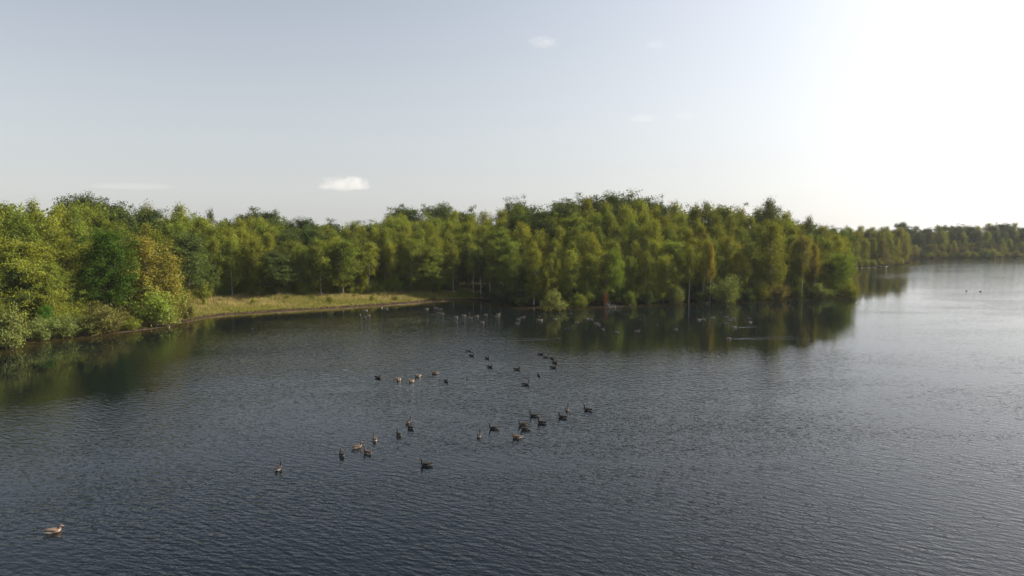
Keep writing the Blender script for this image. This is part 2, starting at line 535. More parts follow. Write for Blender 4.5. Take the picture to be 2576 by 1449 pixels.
def tree_meshes(name, seed, H, cb, Rr, kind, density=1.0, lean=0.0, leaf=0.18):
    rng = np.random.default_rng(seed)
    V, F = [], []
    a0 = rng.uniform(0, 6.28)
    bx, by = rng.normal(size=2) * 0.18
    def trunk(t):
        return np.array([lean * H * t * math.cos(a0) + bx * math.sin(t * 5), lean * H * t * math.sin(a0) + by * math.sin(t * 4 + 1), H * t])
    r0 = H * (0.0105 if kind == 'birch' else 0.017)
    ts = np.linspace(0, 0.97, 9)
    pts = [trunk(t) for t in ts]; pts[0][2] = -0.3
    tube(V, F, pts, [max(0.018, r0 * (1 - 0.93 * t) * (1.3 if i == 0 else 1)) for i, t in enumerate(ts)], 6)
    C, SG = [], []
    if kind == 'birch':
        nl = int(H * 5.2 * (1 - cb) + 10)
        for i in range(nl):
            q = (i + rng.uniform(0, 1)) / nl
            t = cb + (0.985 - cb) * q
            az = i * 2.39996 + rng.normal() * 0.5
            prof = math.sin(math.pi * (0.14 + 0.72 * q)) ** 0.75
            L = Rr * prof * rng.uniform(0.55, 1.22)
            el = R(rng.uniform(20, 52) + 26 * q)
            d = np.array([math.cos(az) * math.cos(el), math.sin(az) * math.cos(el), math.sin(el)])
            b = trunk(t - 0.03)
            dr = rng.uniform(0.30, 0.75)
            f = lambda s: b + d * L * s * 1.15 + np.array([0, 0, -dr * L * s * s])
            if i % 2 == 0:
                tube(V, F, [f(0), f(0.5), f(0.95)], [max(0.012, r0 * 0.28 * (1 - q * 0.6)), 0.014, 0.007], 3)
            nc = max(3, int(round(L * 3.2 * density + rng.uniform(0, 1))))
            for k in range(nc):
                s = rng.uniform(0.28, 1.0)
                c = f(s) + rng.normal(size=3) * 0.10 * L
                hang = rng.uniform(0.1, 0.5)
                c[2] -= hang * 0.5
                C.append(c); SG.append([0.25, 0.25, 0.26 + hang * 0.55])
        for k in range(6):
            c = trunk(0.88 + 0.08 * k / 5); C.append(c + rng.normal(size=3) * 0.25); SG.append([0.32, 0.32, 0.28])
        per = 20
    elif kind == 'oak':
        nl = int(22 + Rr * 4)
        for i in range(nl):
            q = (i + rng.uniform(0, 1)) / nl
            t = cb + (0.90 - cb) * q
            az = i * 2.39996 + rng.normal() * 0.4
            prof = math.sqrt(max(0.06, 1 - (1.75 * q - 0.70) ** 2 / 1.15))
            L = Rr * prof * rng.uniform(0.70, 1.12)
            el = R(rng.uniform(5, 30) + 52 * q)
            d = np.array([math.cos(az) * math.cos(el), math.sin(az) * math.cos(el), math.sin(el)])
            b = trunk(t * 0.9)
            f = lambda s: b + d * L * s + np.array([0, 0, 0.12 * L * s * s])
            tube(V, F, [f(0), f(0.5), f(0.95)], [max(0.03, r0 * 0.42 * (1 - q * 0.6)), 0.05, 0.018], 4)
            nc = max(3, int(round((2 + L * 1.7) * density)))
            for k in range(nc):
                s = 1.06 - 0.75 * rng.uniform() ** 1.7
                c = f(s) + rng.normal(size=3) * np.array([0.24, 0.24, 0.18]) * L * (0.5 + s * 0.5)
                C.append(c); SG.append(list(np.array([0.40, 0.40, 0.26]) * rng.uniform(0.7, 1.25)))
        per = 64
    else:                                     # many-stemmed shrub
        nl = int(16 + Rr * 7)
        for i in range(nl):
            az = i * 2.39996 + rng.normal() * 0.4
            q = rng.uniform() ** 0.8
            el = R(14 + 74 * q)
            L = math.hypot(Rr * math.cos(el), H * math.sin(el)) * rng.uniform(0.66, 1.06)
            d = np.array([math.cos(az) * math.cos(el), math.sin(az) * math.cos(el), math.sin(el)])
            b = np.array([rng.normal() * Rr * 0.12, rng.normal() * Rr * 0.12, 0.0])
            f = lambda s: b + d * L * s + np.array([0, 0, 0.25 * Rr * s * (1 - s)])
            tube(V, F, [f(0), f(0.5), f(0.97)], [0.035, 0.022, 0.008], 3)
            nc = max(3, int(round((2 + L * 2.1) * density)))
            for k in range(nc):
                s = 1.03 - 0.72 * rng.uniform() ** 1.4
                C.append(f(s) + rng.normal(size=3) * 0.10 * L); SG.append([0.22, 0.22, 0.22])
        per = 20
    C = np.array(C); SG = np.array(SG)
    C[:, 2] = np.maximum(C[:, 2], 0.12)
    centre = np.array([0, 0, H * (cb + (1 - cb) * 0.4)])
    crown = leaf_mesh(name + '_crown', rng, C, SG, per, leaf, centre)
    wood = poly_mesh(name + '_wood', V, F, smooth=True)
    return wood, crown

VAR = {}
for i in range(6):
    VAR['birch%d' % i] = (14.0,) + tree_meshes('birch%d' % i, 10 + i, 14.0, 0.10 + 0.04 * (i % 3), 2.9 + 0.28 * (i % 4), 'birch', 1.0, 0.01 * (i % 3))
for i in range(4):
    VAR['bare%d' % i] = (14.0,) + tree_meshes('bare%d' % i, 40 + i, 14.0, 0.40 + 0.05 * (i % 2), 2.7 + 0.2 * (i % 3), 'birch', 0.95, 0.015 + 0.02 * (i % 3))
for i in range(2):
    VAR['wispy%d' % i] = (14.0,) + tree_meshes('wispy%d' % i, 60 + i, 14.0, 0.25, 2.5, 'birch', 0.7, 0.02)
for i in range(5):
    VAR['oak%d' % i] = (14.0,) + tree_meshes('oak%d' % i, 70 + i, 14.0, 0.18 + 0.04 * (i % 2), 4.3 + 0.35 * (i % 3), 'oak', 1.25, 0.01, leaf=0.185)
for i in range(3):
    VAR['young%d' % i] = (8.0,) + tree_meshes('young%d' % i, 90 + i, 8.0, 0.06, 2.6 + 0.25 * i, 'oak', 1.1, 0.01, leaf=0.15)
for i in range(5):
    VAR['shrub%d' % i] = (3.0,) + tree_meshes('shrub%d' % i, 110 + i, 3.0, 0.0, 2.2 + 0.3 * (i % 3), 'shrub', 1.2, 0, leaf=0.15)
for i in range(2):
    VAR['tall_shrub%d' % i] = (5.0,) + tree_meshes('tall_shrub%d' % i, 130 + i, 5.0, 0.0, 2.0, 'shrub', 1.2, 0, leaf=0.16)

prng = random.Random(5)
def plant(name, var, X, Y, H, tint, label, cat, group=None, wide=1.0, bark='birch', rz=None, tilt=None, sink=0.05):
    z, _ = height_at(X, Y)
    z = max(z, -0.35)
    H0, wood, crown = VAR[var]
    o = empty(name, (X, Y, z - sink), prng.uniform(0, 6.28) if rz is None else rz)
    s = H / H0
    o.scale = (s * wide, s * wide, s)
    if tilt: o.rotation_euler = (tilt[0], tilt[1], o.rotation_euler[2])
    w = bpy.data.objects.new('trunk' if not var.startswith(('shrub', 'tall')) else 'stems', wood)
    c = bpy.data.objects.new('crown' if not var.startswith(('shrub', 'tall')) else 'foliage', crown)
    for ch in (w, c):
        COL.objects.link(ch); ch.parent = o
    if not wood.materials: wood.materials.append(None)
    w.material_slots[0].link = 'OBJECT'; w.material_slots[0].material = M[bark]
    if not crown.materials: crown.materials.append(M['leaves'])
    j = prng.uniform(0.78, 1.20); k = prng.uniform(-0.07, 0.04)
    c.color = (tint[0] * j * (1 + k), tint[1] * j, tint[2] * j, 1)
    tag(o, label, cat, group)
    return o

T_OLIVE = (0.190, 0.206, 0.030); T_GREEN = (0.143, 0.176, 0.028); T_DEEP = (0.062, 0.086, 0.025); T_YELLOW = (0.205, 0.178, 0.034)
T_BRIGHT = (0.150, 0.205, 0.026); T_WILLOW = (0.138, 0.165, 0.046); T_GOLD = (0.172, 0.190, 0.027); T_RUST = (0.12, 0.058, 0.026); T_BROWN = (0.155, 0.150, 0.042)
T_BLUE = (0.076, 0.096, 0.042)

def ordinal(n):
    return '%d%s' % (n, 'th' if 10 <= n % 100 <= 20 else {1: 'st', 2: 'nd', 3: 'rd'}.get(n % 10, 'th'))

# ------------------------------------------------------------------ the wood: ranks of trees from the shore to the skyline
def curve(pts):
    a = np.array(pts, dtype=float)
    return lambda x: float(np.interp(x, a[:, 0], a[:, 1]))

skyline = curve([(-60, 505), (0, 505), (60, 503), (120, 508), (190, 502), (270, 505), (310, 515), (340, 530), (375, 522), (400, 532), (455, 520),
                 (500, 532), (560, 542), (620, 538), (680, 535), (720, 547), (790, 552), (850, 554), (900, 550), (970, 546), (1000, 532), (1070, 542),
                 (1130, 525), (1170, 534), (1230, 534), (1300, 512), (1350, 510), (1400, 514), (1430, 504), (1500, 500), (1550, 497), (1620, 500),
                 (1660, 510), (1740, 510), (1800, 502), (1830, 503), (1860, 516), (1900, 522), (1930, 514), (1960, 526), (2000, 548), (2025, 556),
                 (2060, 568), (2110, 574), (2160, 580)])
front_d = curve([(-60, 92), (0, 95), (100, 99), (175, 103), (300, 110), (400, 118), (450, 124), (490, 131), (560, 139), (700, 142), (900, 149), (1000, 152), (1100, 154),
                 (1160, 158), (1200, 153), (1250, 148), (1330, 141), (1480, 139), (1600, 143), (1750, 147), (1870, 151), (1980, 155), (2080, 159), (2140, 163)])
front_top = curve([(-60, 640), (0, 640), (150, 660), (250, 650), (330, 650), (430, 660), (480, 585), (560, 590), (700, 615), (850, 610), (950, 600), (1100, 610),
                   (1200, 620), (1300, 640), (1500, 640), (1700, 645), (1900, 640), (2000, 620), (2100, 630), (2140, 650)])
ranks = [('front rank', 0, 0.0), ('second rank', 6, 0.33), ('third rank', 13, 0.58), ('fourth rank', 21, 0.80), ('skyline rank', 32, 1.0)]
zones = [(-60, 470, 'left wood'), (470, 1185, 'wood behind the grassy bank'), (1185, 2010, 'wooded point'), (2010, 2160, 'tip of the wooded point')]
made = {}
def zone_of(px):
    for a, b, n in zones:
        if a <= px < b: return n
    return zones[-1][2]

rr = random.Random(21)
fill = []
for ri, (rname, off, f) in enumerate(ranks):
    px = -45 + ri * 17
    while px < 2150:
        D = front_d(px) + off * (0.75 if px < 450 else 1.0) + rr.uniform(-2.0, 2.0)
        top = front_top(px) * (1 - f) + skyline(px) * f
        top += rr.uniform(-9, 16) if ri < 4 else rr.uniform(-1, 16)
        X = x_at(px, D)
        z, d = height_at(X, D)
        if d > 0.8:
            H = z_at(top, D) - z
            u = rr.random()
            if ri == 4:
                sp = 'oak' if u < 0.42 else 'birch'
            else:
                sp = 'oak' if u < 0.20 else 'birch'
            if ri == 0 and px > 860 and u > (0.74 if px < 1150 else 0.82): var = 'bare%d' % rr.randrange(4)
            elif sp == 'birch' and ri >= 3 and u > 0.90: var = 'wispy%d' % rr.randrange(2)
            elif sp == 'birch': var = 'birch%d' % rr.randrange(6)
            else: var = 'oak%d' % rr.randrange(5)
            v = rr.random()
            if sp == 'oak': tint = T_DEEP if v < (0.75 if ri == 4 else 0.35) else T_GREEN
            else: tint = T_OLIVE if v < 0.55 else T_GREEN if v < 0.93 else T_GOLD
            fill.append([px, X, D, max(5.0, H), sp, var, tint, ri, rname, zone_of(px)])
            step = (5.6 if sp == 'oak' else 4.1) * rr.uniform(0.82, 1.25) / D * FPX
        else:
            step = 25
        px += step

cnt = {}
look = {T_OLIVE: 'olive green', T_GREEN: 'mid green', T_DEEP: 'dark green', T_GOLD: 'golden green'}
for px, X, D, H, sp, var, tint, ri, rname, zn in sorted(fill, key=lambda a: a[0]):
    key = (zn, rname, sp)
    cnt[key] = cnt.get(key, 0) + 1
    extra = ' with white stem' if var.startswith('bare') else ' with airy crown' if var.startswith('wispy') else ''
    kindname = 'birch' if sp == 'birch' else 'oak'; extra = extra.replace(' with airy crown', ', airy')
    lab = '%s %s%s, %s from left in %s, %s' % (look[tint], kindname, extra, ordinal(cnt[key]), rname.replace(' rank', '') + ' rank', zn.replace('wood behind the grassy bank', 'wood behind bank'))
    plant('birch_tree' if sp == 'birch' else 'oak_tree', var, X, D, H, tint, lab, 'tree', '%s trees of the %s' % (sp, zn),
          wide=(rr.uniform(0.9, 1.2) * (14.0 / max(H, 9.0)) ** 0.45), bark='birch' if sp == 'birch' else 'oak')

# single trees that stand out: x, crown top y, D, species variant, tint, width factor, label
def single(px, top, D, var, tint, wide, label, bark='birch', name='birch_tree', tilt=None, cat='tree', group='trees that stand out along the shore'):
    X = x_at(px, D)
    z, d = height_at(X, D)
    H = z_at(top, D) - z
    return plant(name, var, X, D, H, tint, label, cat, group, wide=wide, bark=bark, tilt=tilt)

single(372, 600, 111, 'birch3', T_YELLOW, 1.6, 'yellow autumn birch standing tall by the water at the left')
single(425, 640, 112, 'birch1', T_YELLOW, 1.25, 'smaller yellow birch leaning against the tall yellow one', tilt=(0, 0.03))
single(272, 578, 106, 'oak1', (0.055, 0.10, 0.014), 0.95, 'bright green oak just left of the yellow birch', 'oak', 'oak_tree')
single(60, 600, 98, 'oak3', T_OLIVE, 1.15, 'broad light olive tree at the left edge above the willow scrub', 'oak', 'broadleaf_tree')
single(120, 700, 99, 'young1', T_OLIVE, 1.0, 'small layered olive tree between left edge and bright green oak', 'oak', 'broadleaf_tree')
single(205, 690, 104, 'young0', T_GREEN, 1.0, 'grey green young tree below the bright green oak', 'oak', 'broadleaf_tree')
single(118, 770, 96, 'young2', (0.06, 0.13, 0.016), 0.8, 'vivid green sapling among the scrub on the left bank', 'twig', 'sapling')
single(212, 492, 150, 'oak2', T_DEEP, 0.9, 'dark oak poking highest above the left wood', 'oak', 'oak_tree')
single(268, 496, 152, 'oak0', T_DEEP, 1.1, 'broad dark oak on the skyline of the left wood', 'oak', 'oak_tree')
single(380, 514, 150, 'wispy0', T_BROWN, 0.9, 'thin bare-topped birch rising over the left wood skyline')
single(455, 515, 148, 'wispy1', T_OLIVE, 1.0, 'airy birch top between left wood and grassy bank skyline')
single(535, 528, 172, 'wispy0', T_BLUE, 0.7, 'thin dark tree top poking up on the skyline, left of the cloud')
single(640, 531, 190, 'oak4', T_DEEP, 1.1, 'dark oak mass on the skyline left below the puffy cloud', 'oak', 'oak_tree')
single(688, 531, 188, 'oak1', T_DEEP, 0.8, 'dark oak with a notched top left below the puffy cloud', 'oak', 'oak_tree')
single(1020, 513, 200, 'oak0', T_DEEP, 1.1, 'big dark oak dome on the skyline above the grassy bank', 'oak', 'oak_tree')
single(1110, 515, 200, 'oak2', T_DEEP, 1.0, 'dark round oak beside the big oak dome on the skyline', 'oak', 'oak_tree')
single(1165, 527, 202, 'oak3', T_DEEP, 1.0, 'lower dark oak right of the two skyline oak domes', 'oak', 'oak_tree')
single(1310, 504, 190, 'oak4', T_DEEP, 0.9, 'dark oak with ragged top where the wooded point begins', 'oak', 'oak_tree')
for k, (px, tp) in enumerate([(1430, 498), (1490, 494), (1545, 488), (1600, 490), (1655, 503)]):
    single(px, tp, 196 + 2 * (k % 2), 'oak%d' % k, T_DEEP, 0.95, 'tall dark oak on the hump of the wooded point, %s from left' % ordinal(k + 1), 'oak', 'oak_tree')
single(1928, 503, 178, 'birch2', T_BLUE, 0.8, 'tall greyish birch standing above the right shoulder of the point')
single(2026, 546, 176, 'wispy1', T_BLUE, 0.9, 'lone feathery birch top right of the point shoulder')
single(1345, 628, 136, 'birch4', T_GOLD, 1.35, 'golden olive birch leaning over the round willow bush')
single(1380, 655, 136, 'birch0', T_GOLD, 1.2, 'shorter golden olive birch just right of the leaning one')
single(1545, 628, 139, 'young0', T_BRIGHT, 0.5, 'narrow bright green oak above the rusty dead tree', 'oak', 'oak_tree')
single(1490, 660, 138, 'young1', T_BRIGHT, 0.5, 'bright green sapling left of the rusty dead tree', 'twig', 'sapling')
single(1516, 672, 138.5, 'wispy0', T_RUST, 0.9, 'rusty orange dead tree at the water edge of the point', 'twig', 'dead_tree')
single(1522, 735, 135.5, 'tall_shrub0', T_RUST, 0.5, 'low rusty orange dead shrub under the dead tree', 'twig', 'dead_shrub', cat='shrub')
single(1670, 645, 141, 'young2', T_GOLD, 0.75, 'yellow leaved tree between the rusty tree and slim birches', 'oak', 'broadleaf_tree')
single(1733, 622, 142, 'bare1', T_OLIVE, 0.7, 'slim white-stemmed birch with sparse crown at the point shore')
single(1785, 612, 143, 'bare0', T_YELLOW, 0.65, 'yellow topped birch on a long white stem')
single(1770, 606, 144, 'bare2', T_GOLD, 0.7, 'ochre topped birch just left behind the yellow topped one')
single(1938, 560, 150, 'birch5', T_OLIVE, 1.25, 'tall full olive birch in the front of the point, right half')
single(2018, 592, 154, 'bare3', T_BROWN, 1.05, 'ochre brown birch with white stems near the point tip')
single(2048, 615, 155, 'bare0', T_YELLOW, 0.75, 'orange tinged small birch right beside the ochre brown one')
single(2112, 640, 158, 'young2', T_BRIGHT, 1.0, 'bright yellow green tree at the very tip of the point', 'oak', 'broadleaf_tree')
single(2095, 690, 157, 'young1', T_BRIGHT, 0.9, 'lower bright green tree under the tip tree of the point', 'oak', 'broadleaf_tree')
single(905, 600, 156, 'bare2', T_OLIVE, 0.95, 'birch with a white stem leaning left behind the grassy bank', tilt=(0, -0.10))
single(968, 575, 157, 'bare0', T_OLIVE, 1.0, 'tall birch with the brightest white stem behind the grassy bank')
single(978, 600, 156, 'bare1', T_GREEN, 0.8, 'slimmer white-stemmed birch close right of the brightest stem')
single(1012, 610, 157, 'bare3', T_OLIVE, 0.8, 'birch with crooked white stem near the right end of the bank', tilt=(0, -0.06))
single(1022, 600, 158, 'bare2', T_GREEN, 0.9, 'straight white-stemmed birch next to the crooked one')
single(1210, 625, 150, 'bare1', T_DEEP, 0.9, 'shaded birch with pale leaning stem in the dark cove corner', tilt=(0, -0.09))
single(850, 598, 153, 'birch2', T_OLIVE, 1.25, 'full olive birch standing forward at the middle of the bank')

# the wood behind the ranks, seen only as one mass between the trunks and crowns
def deep_wood():
    rng = np.random.default_rng(99)
    C, SG, q = [], [], 0
    while q < 640:
        if q < 420:
            px = rng.uniform(-80, 2120)
            D = front_d(px) + rng.uniform(36, 85) * (0.8 if px < 450 else 1)
        else:
            px = rng.uniform(1960, 2800)
            D = rng.uniform(240, 340) if px < 2240 else rng.uniform(425, 520)
        X = x_at(px, D); z, d = height_at(X, D)
        if d < 8: continue
        q += 1
        H = min(z_at(skyline(px) + 8, front_d(px) + 34), z_at(skyline(px) + 8, D)) - rng.uniform(0, 2.5)
        n = 26
        t_ = rng.uniform(0.15, 1, n)
        a = rng.uniform(0, 6.283, n); r = 2.6 * np.sqrt(rng.uniform(0, 1, n)) * np.sqrt(1.05 - t_)
        C.append(np.stack([X + r * np.cos(a), D + r * np.sin(a), z + (H - z - 0.5) * t_], -1)); SG.append(np.tile([0.7, 0.7, 0.8], (n, 1)))
    C = np.concatenate(C); SG = np.concatenate(SG)
    me = leaf_mesh('deep_wood', rng, C, SG, 12, 0.6, np.array([0, 100, 0]))
    o = obj('deep_wood', me, M['leaves']); o.color = (*T_GREEN, 1)
    tag(o, 'dense mass of the wood behind the visible ranks of trees', 'wood', kind='stuff')
deep_wood()

# far points and the far shore
def far_trees(n, px0, px1, dfun, topfun, group, fmt, tints, oakp, seed, rows):
    q = random.Random(seed)
    items = []
    for (dd, dtop) in rows:
        for i in range(n):
            px = px0 + (px1 - px0) * (i + q.uniform(0.1, 0.9)) / n
            D = dfun(px) + dd + q.uniform(-2, 2)
            X = x_at(px, D); z, d = height_at(X, D)
            if d < 0.5: continue
            top = topfun(px) + dtop + q.uniform(-3, 5)
            sp = 'oak' if q.random() < oakp + (0.25 if dd > 25 else 0) else 'birch'
            items.append((px, X, D, max(3.5, z_at(top, D) - z), sp, q.choice(tints) if sp == 'birch' else q.choice([T_DEEP, T_BLUE])))
    c = {}
    for px, X, D, H, sp, tint in sorted(items):
        c[sp] = c.get(sp, 0) + 1
        plant('birch_tree' if sp == 'birch' else 'oak_tree', ('birch%d' % q.randrange(6)) if sp == 'birch' else ('oak%d' % q.randrange(5)), X, D, H, tint,
              fmt % ('birch' if sp == 'birch' else 'dark oak', ordinal(c[sp])), 'tree', group, wide=q.uniform(1.0, 1.35) * (1.0 if sp == 'birch' else 0.85), bark='twig' if sp == 'birch' else 'oak')

d_back = curve([(2020, 178), (2060, 195), (2100, 225), (2125, 262), (2145, 285)])
far_trees(6, 2035, 2145, d_back, curve([(2030, 572), (2150, 576)]), 'trees on the shore behind the point', '%s on the shore just behind the point tip, %s from left', [T_OLIVE, T_GREEN, T_BROWN], 0.1, 3, [(0, 22), (10, 0)])
d_p2 = curve([(2120, 279), (2180, 288), (2235, 298), (2283, 309)])
far_trees(8, 2130, 2280, d_p2, curve([(2120, 577), (2200, 577), (2260, 575), (2290, 590)]), 'trees of the second point', '%s of the second point across the bay, %s from left', [T_OLIVE, T_GREEN, T_BROWN], 0.12, 4, [(0, 25), (9, 6), (22, -4)])
d_far = curve([(2250, 372), (2290, 378), (2400, 383), (2500, 393), (2600, 405)])
far_trees(19, 2255, 2600, d_far, curve([(2250, 572), (2330, 572), (2370, 566), (2450, 568), (2520, 562), (2600, 566)]), 'trees of the far shore', '%s on the far right shore, %s from left', [T_GREEN, T_OLIVE, T_BLUE], 0.25, 6, [(2, 40), (16, 14), (34, 0)])
single(2265, 560, 420, 'oak2', T_BLUE, 0.9, 'dark oak sticking up above the far shore next to the second point', 'oak', 'oak_tree')

# ------------------------------------------------------------------ shrubs
def shrub(px, base, top, wpx, var, tint, label, D=None, group='shrubs along the shore', name='shrub'):
    if D is None:
        X, D = on_level(px, base, 0.15)
    else:
        X = x_at(px, D)
    z, d = height_at(X, D)
    H = max(0.8, z_at(top, D) - z)
    width = wpx / FPX * D
    H0 = VAR[var][0]
    me = VAR[var][2]
    R0 = {'shrub0': 2.2, 'shrub1': 2.5, 'shrub2': 2.8, 'shrub3': 2.2, 'shrub4': 2.5, 'tall_shrub0': 2.0, 'tall_shrub1': 2.0}[var]
    wide = (width / 2) / (R0 * H / H0)
    return plant(name, var, X, D, H, tint, label, 'shrub', group, wide=wide, bark='twig')

shrub(28, 874, 787, 105, 'shrub0', T_WILLOW, 'grey green willow bush cut by the left edge at the water', name='willow_bush')
shrub(105, 852, 800, 85, 'shrub1', T_WILLOW, 'low willow bush second along the left shore', name='willow_bush')
shrub(165, 846, 796, 85, 'shrub2', T_WILLOW, 'round willow bush third along the left shore', name='willow_bush')
shrub(215, 842, 800, 60, 'shrub3', T_WILLOW, 'small willow bush fourth along the left shore', name='willow_bush')
shrub(262, 836, 765, 85, 'tall_shrub0', T_BROWN, 'tall yellowish brown bush left of the dark shrub', name='shrub')
shrub(388, 818, 738, 145, 'shrub1', T_GREEN, 'big dark green shrub under the yellow birch', name='shrub')
shrub(330, 828, 800, 60, 'shrub2', T_OLIVE, 'low olive bush between brown bush and big dark shrub')
shrub(470, 800, 725, 40, 'tall_shrub1', T_BROWN, 'brownish upright bush right of the big dark shrub')
shrub(60, 800, 755, 110, 'shrub3', T_OLIVE, 'olive undergrowth bush behind the left edge willows', D=98)
shrub(180, 800, 752, 70, 'tall_shrub1', T_GOLD, 'yellow green bush above the third willow bush', D=100)
shrub(565, 750, 712, 26, 'tall_shrub0', T_BRIGHT, 'small pale green sapling bush at the left end of the bank', D=140)
shrub(665, 752, 668, 70, 'tall_shrub0', T_BRIGHT, 'light green leafy bush left in the bank thicket', D=146)
shrub(735, 748, 656, 90, 'tall_shrub1', T_BRIGHT, 'tallest light green bush in the bank thicket', D=147)
shrub(700, 748, 690, 70, 'shrub4', T_GOLD, 'yellow green bush in the middle of the bank thicket', D=145)
shrub(775, 742, 708, 68, 'shrub1', T_OLIVE, 'rounded olive bush right in the bank thicket', D=146)
shrub(828, 738, 700, 44, 'shrub3', T_GREEN, 'dark green bush right after the bank thicket', D=150)
shrub(902, 738, 722, 22, 'shrub0', T_BRIGHT, 'tiny bright bush alone at the middle of the bank', D=152)
shrub(986, 737, 692, 34, 'tall_shrub1', T_GOLD, 'bright yellow green bush at the foot of the white birch stems', D=154)
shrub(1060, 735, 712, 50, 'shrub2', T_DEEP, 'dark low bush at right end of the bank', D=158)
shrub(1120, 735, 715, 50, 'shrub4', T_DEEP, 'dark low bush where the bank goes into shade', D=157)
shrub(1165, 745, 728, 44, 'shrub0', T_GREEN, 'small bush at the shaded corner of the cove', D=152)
shrub(1390, 780, 745, 76, 'shrub0', T_WILLOW, 'round grey green willow bush standing in the water off the point', name='willow_bush')
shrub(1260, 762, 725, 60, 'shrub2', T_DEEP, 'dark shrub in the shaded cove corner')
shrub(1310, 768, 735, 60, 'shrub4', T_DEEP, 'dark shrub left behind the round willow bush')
shrub(1455, 772, 742, 50, 'shrub3', T_GREEN, 'dark green shrub right of the round willow bush')
shrub(1585, 766, 735, 40, 'shrub1', T_GREEN, 'green shrub right of the dead branches')
shrub(1630, 764, 738, 36, 'shrub0', T_DEEP, 'small dark shrub below the yellow leaved tree')
shrub(1700, 762, 724, 46, 'shrub3', T_WILLOW, 'pale willow bush left of the slim white birches', name='willow_bush')
shrub(1823, 759, 698, 68, 'tall_shrub0', T_WILLOW, 'large pale willow bush right of the slim white birches', name='willow_bush')
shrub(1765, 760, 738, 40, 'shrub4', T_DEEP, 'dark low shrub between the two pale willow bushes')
shrub(1915, 754, 716, 44, 'shrub2', T_GOLD, 'yellow green bush below the tall full olive birch')
shrub(1955, 752, 718, 62, 'shrub1', T_BROWN, 'brownish olive bush overhanging the water, right half of point')
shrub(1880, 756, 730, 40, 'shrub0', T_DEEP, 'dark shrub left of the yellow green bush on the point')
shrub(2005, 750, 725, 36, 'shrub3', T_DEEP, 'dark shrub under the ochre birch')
shrub(2058, 747, 716, 70, 'shrub4', T_WILLOW, 'pale low bush near the tip of the point', name='willow_bush')
shrub(2138, 744, 716, 46, 'shrub2', T_OLIVE, 'outermost olive bush at the tip of the point')
fs = random.Random(8)
for k in range(34):
    px = 1195 + k * 28 + fs.uniform(-8, 8)
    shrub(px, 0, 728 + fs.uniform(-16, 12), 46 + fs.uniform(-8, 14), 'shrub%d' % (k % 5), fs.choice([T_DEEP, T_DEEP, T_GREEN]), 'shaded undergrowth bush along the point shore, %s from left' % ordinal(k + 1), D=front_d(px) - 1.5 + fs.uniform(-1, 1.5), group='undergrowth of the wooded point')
for k in range(32):
    px = 500 + k * 21 + fs.uniform(-8, 8)
    shrub(px, 0, 703 + fs.uniform(-14, 14), 44 + fs.uniform(-8, 14), 'shrub%d' % (k % 5), fs.choice([T_OLIVE, T_OLIVE, T_GREEN, T_BRIGHT]), 'undergrowth bush at the wood edge behind the bank, %s from left' % ordinal(k + 1), D=front_d(px) + 1.0 + fs.uniform(-1, 2.5), group='undergrowth behind the grassy bank')
for k in range(12):
    px = 520 + k * 52 + fs.uniform(-18, 18)
    shrub(px, 0, 742 + fs.uniform(-5, 6) + (8 if px < 700 else 0), 16 + fs.uniform(-4, 10), 'shrub%d' % (k % 5), fs.choice([T_OLIVE, T_GREEN, T_BROWN]), 'small herb clump standing in the bank grass, %s from left' % ordinal(k + 1), D=front_d(px) - 7 + fs.uniform(-5, 4), group='herb clumps on the grassy bank', name='herb_clump')
for k in range(9):
    px = 2150 + k * 15 + fs.uniform(-4, 4)
    shrub(px, 0, 652 + fs.uniform(-6, 6), 22, 'shrub%d' % (k % 5), fs.choice([T_OLIVE, T_BROWN, T_GREEN]), 'shore bush of the second point, %s from left' % ordinal(k + 1), D=d_p2(px) - 4 + 1, group='bushes of the second point')
for k in range(34):
    px = 2288 + k * 8.9 + fs.uniform(-3, 3)
    rown = k % 2
    shrub(px, 0, (634 if rown == 0 else 620) + fs.uniform(-6, 5), 22 + fs.uniform(-4, 8), 'shrub%d' % (k % 5), fs.choice([T_BROWN, T_BROWN, T_OLIVE, T_DEEP]), '%s bush of the far right shore, %s from left' % ('low front' if rown == 0 else 'taller', ordinal(k // 2 + 1)), D=d_far(px) - 5 + rown * 6, group='bushes of the far shore')

# dead branches lying in the water by the rusty tree
def snag():
    rng = np.random.default_rng(4)
    V, F = [], []
    X, Y = on_level(1530, 774, 0.0)
    for i in range(11):
        a = rng.uniform(-0.9, 0.9); el = R(rng.uniform(5, 50)); L = rng.uniform(1.0, 2.6)
        p0 = np.array([rng.normal() * 0.3, rng.normal() * 0.2, -0.1])
        d = np.array([math.sin(a) * math.cos(el) + 0.4, -0.5 * math.cos(a) * math.cos(el), math.sin(el)])
        pts = [p0 + d * L * s + np.array([0, 0, -0.3 * s * s * L]) + rng.normal(size=3) * 0.06 for s in (0, 0.35, 0.7, 1.0)]
        tube(V, F, pts, [0.06, 0.045, 0.03, 0.012], 4)
        for k in range(3):
            b = pts[1 + k % 2] ; d2 = d + rng.normal(size=3) * 0.6
            tube(V, F, [b, b + d2 * 0.4, b + d2 * 0.8], [0.025, 0.018, 0.008], 3)
    o = obj('dead_branches', poly_mesh('dead_branches', V, F, True), M['dead'])
    o.location = (X, Y, 0.05)
    tag(o, 'tangle of bare dead branches in the water under the rusty tree', 'branches')
snag()

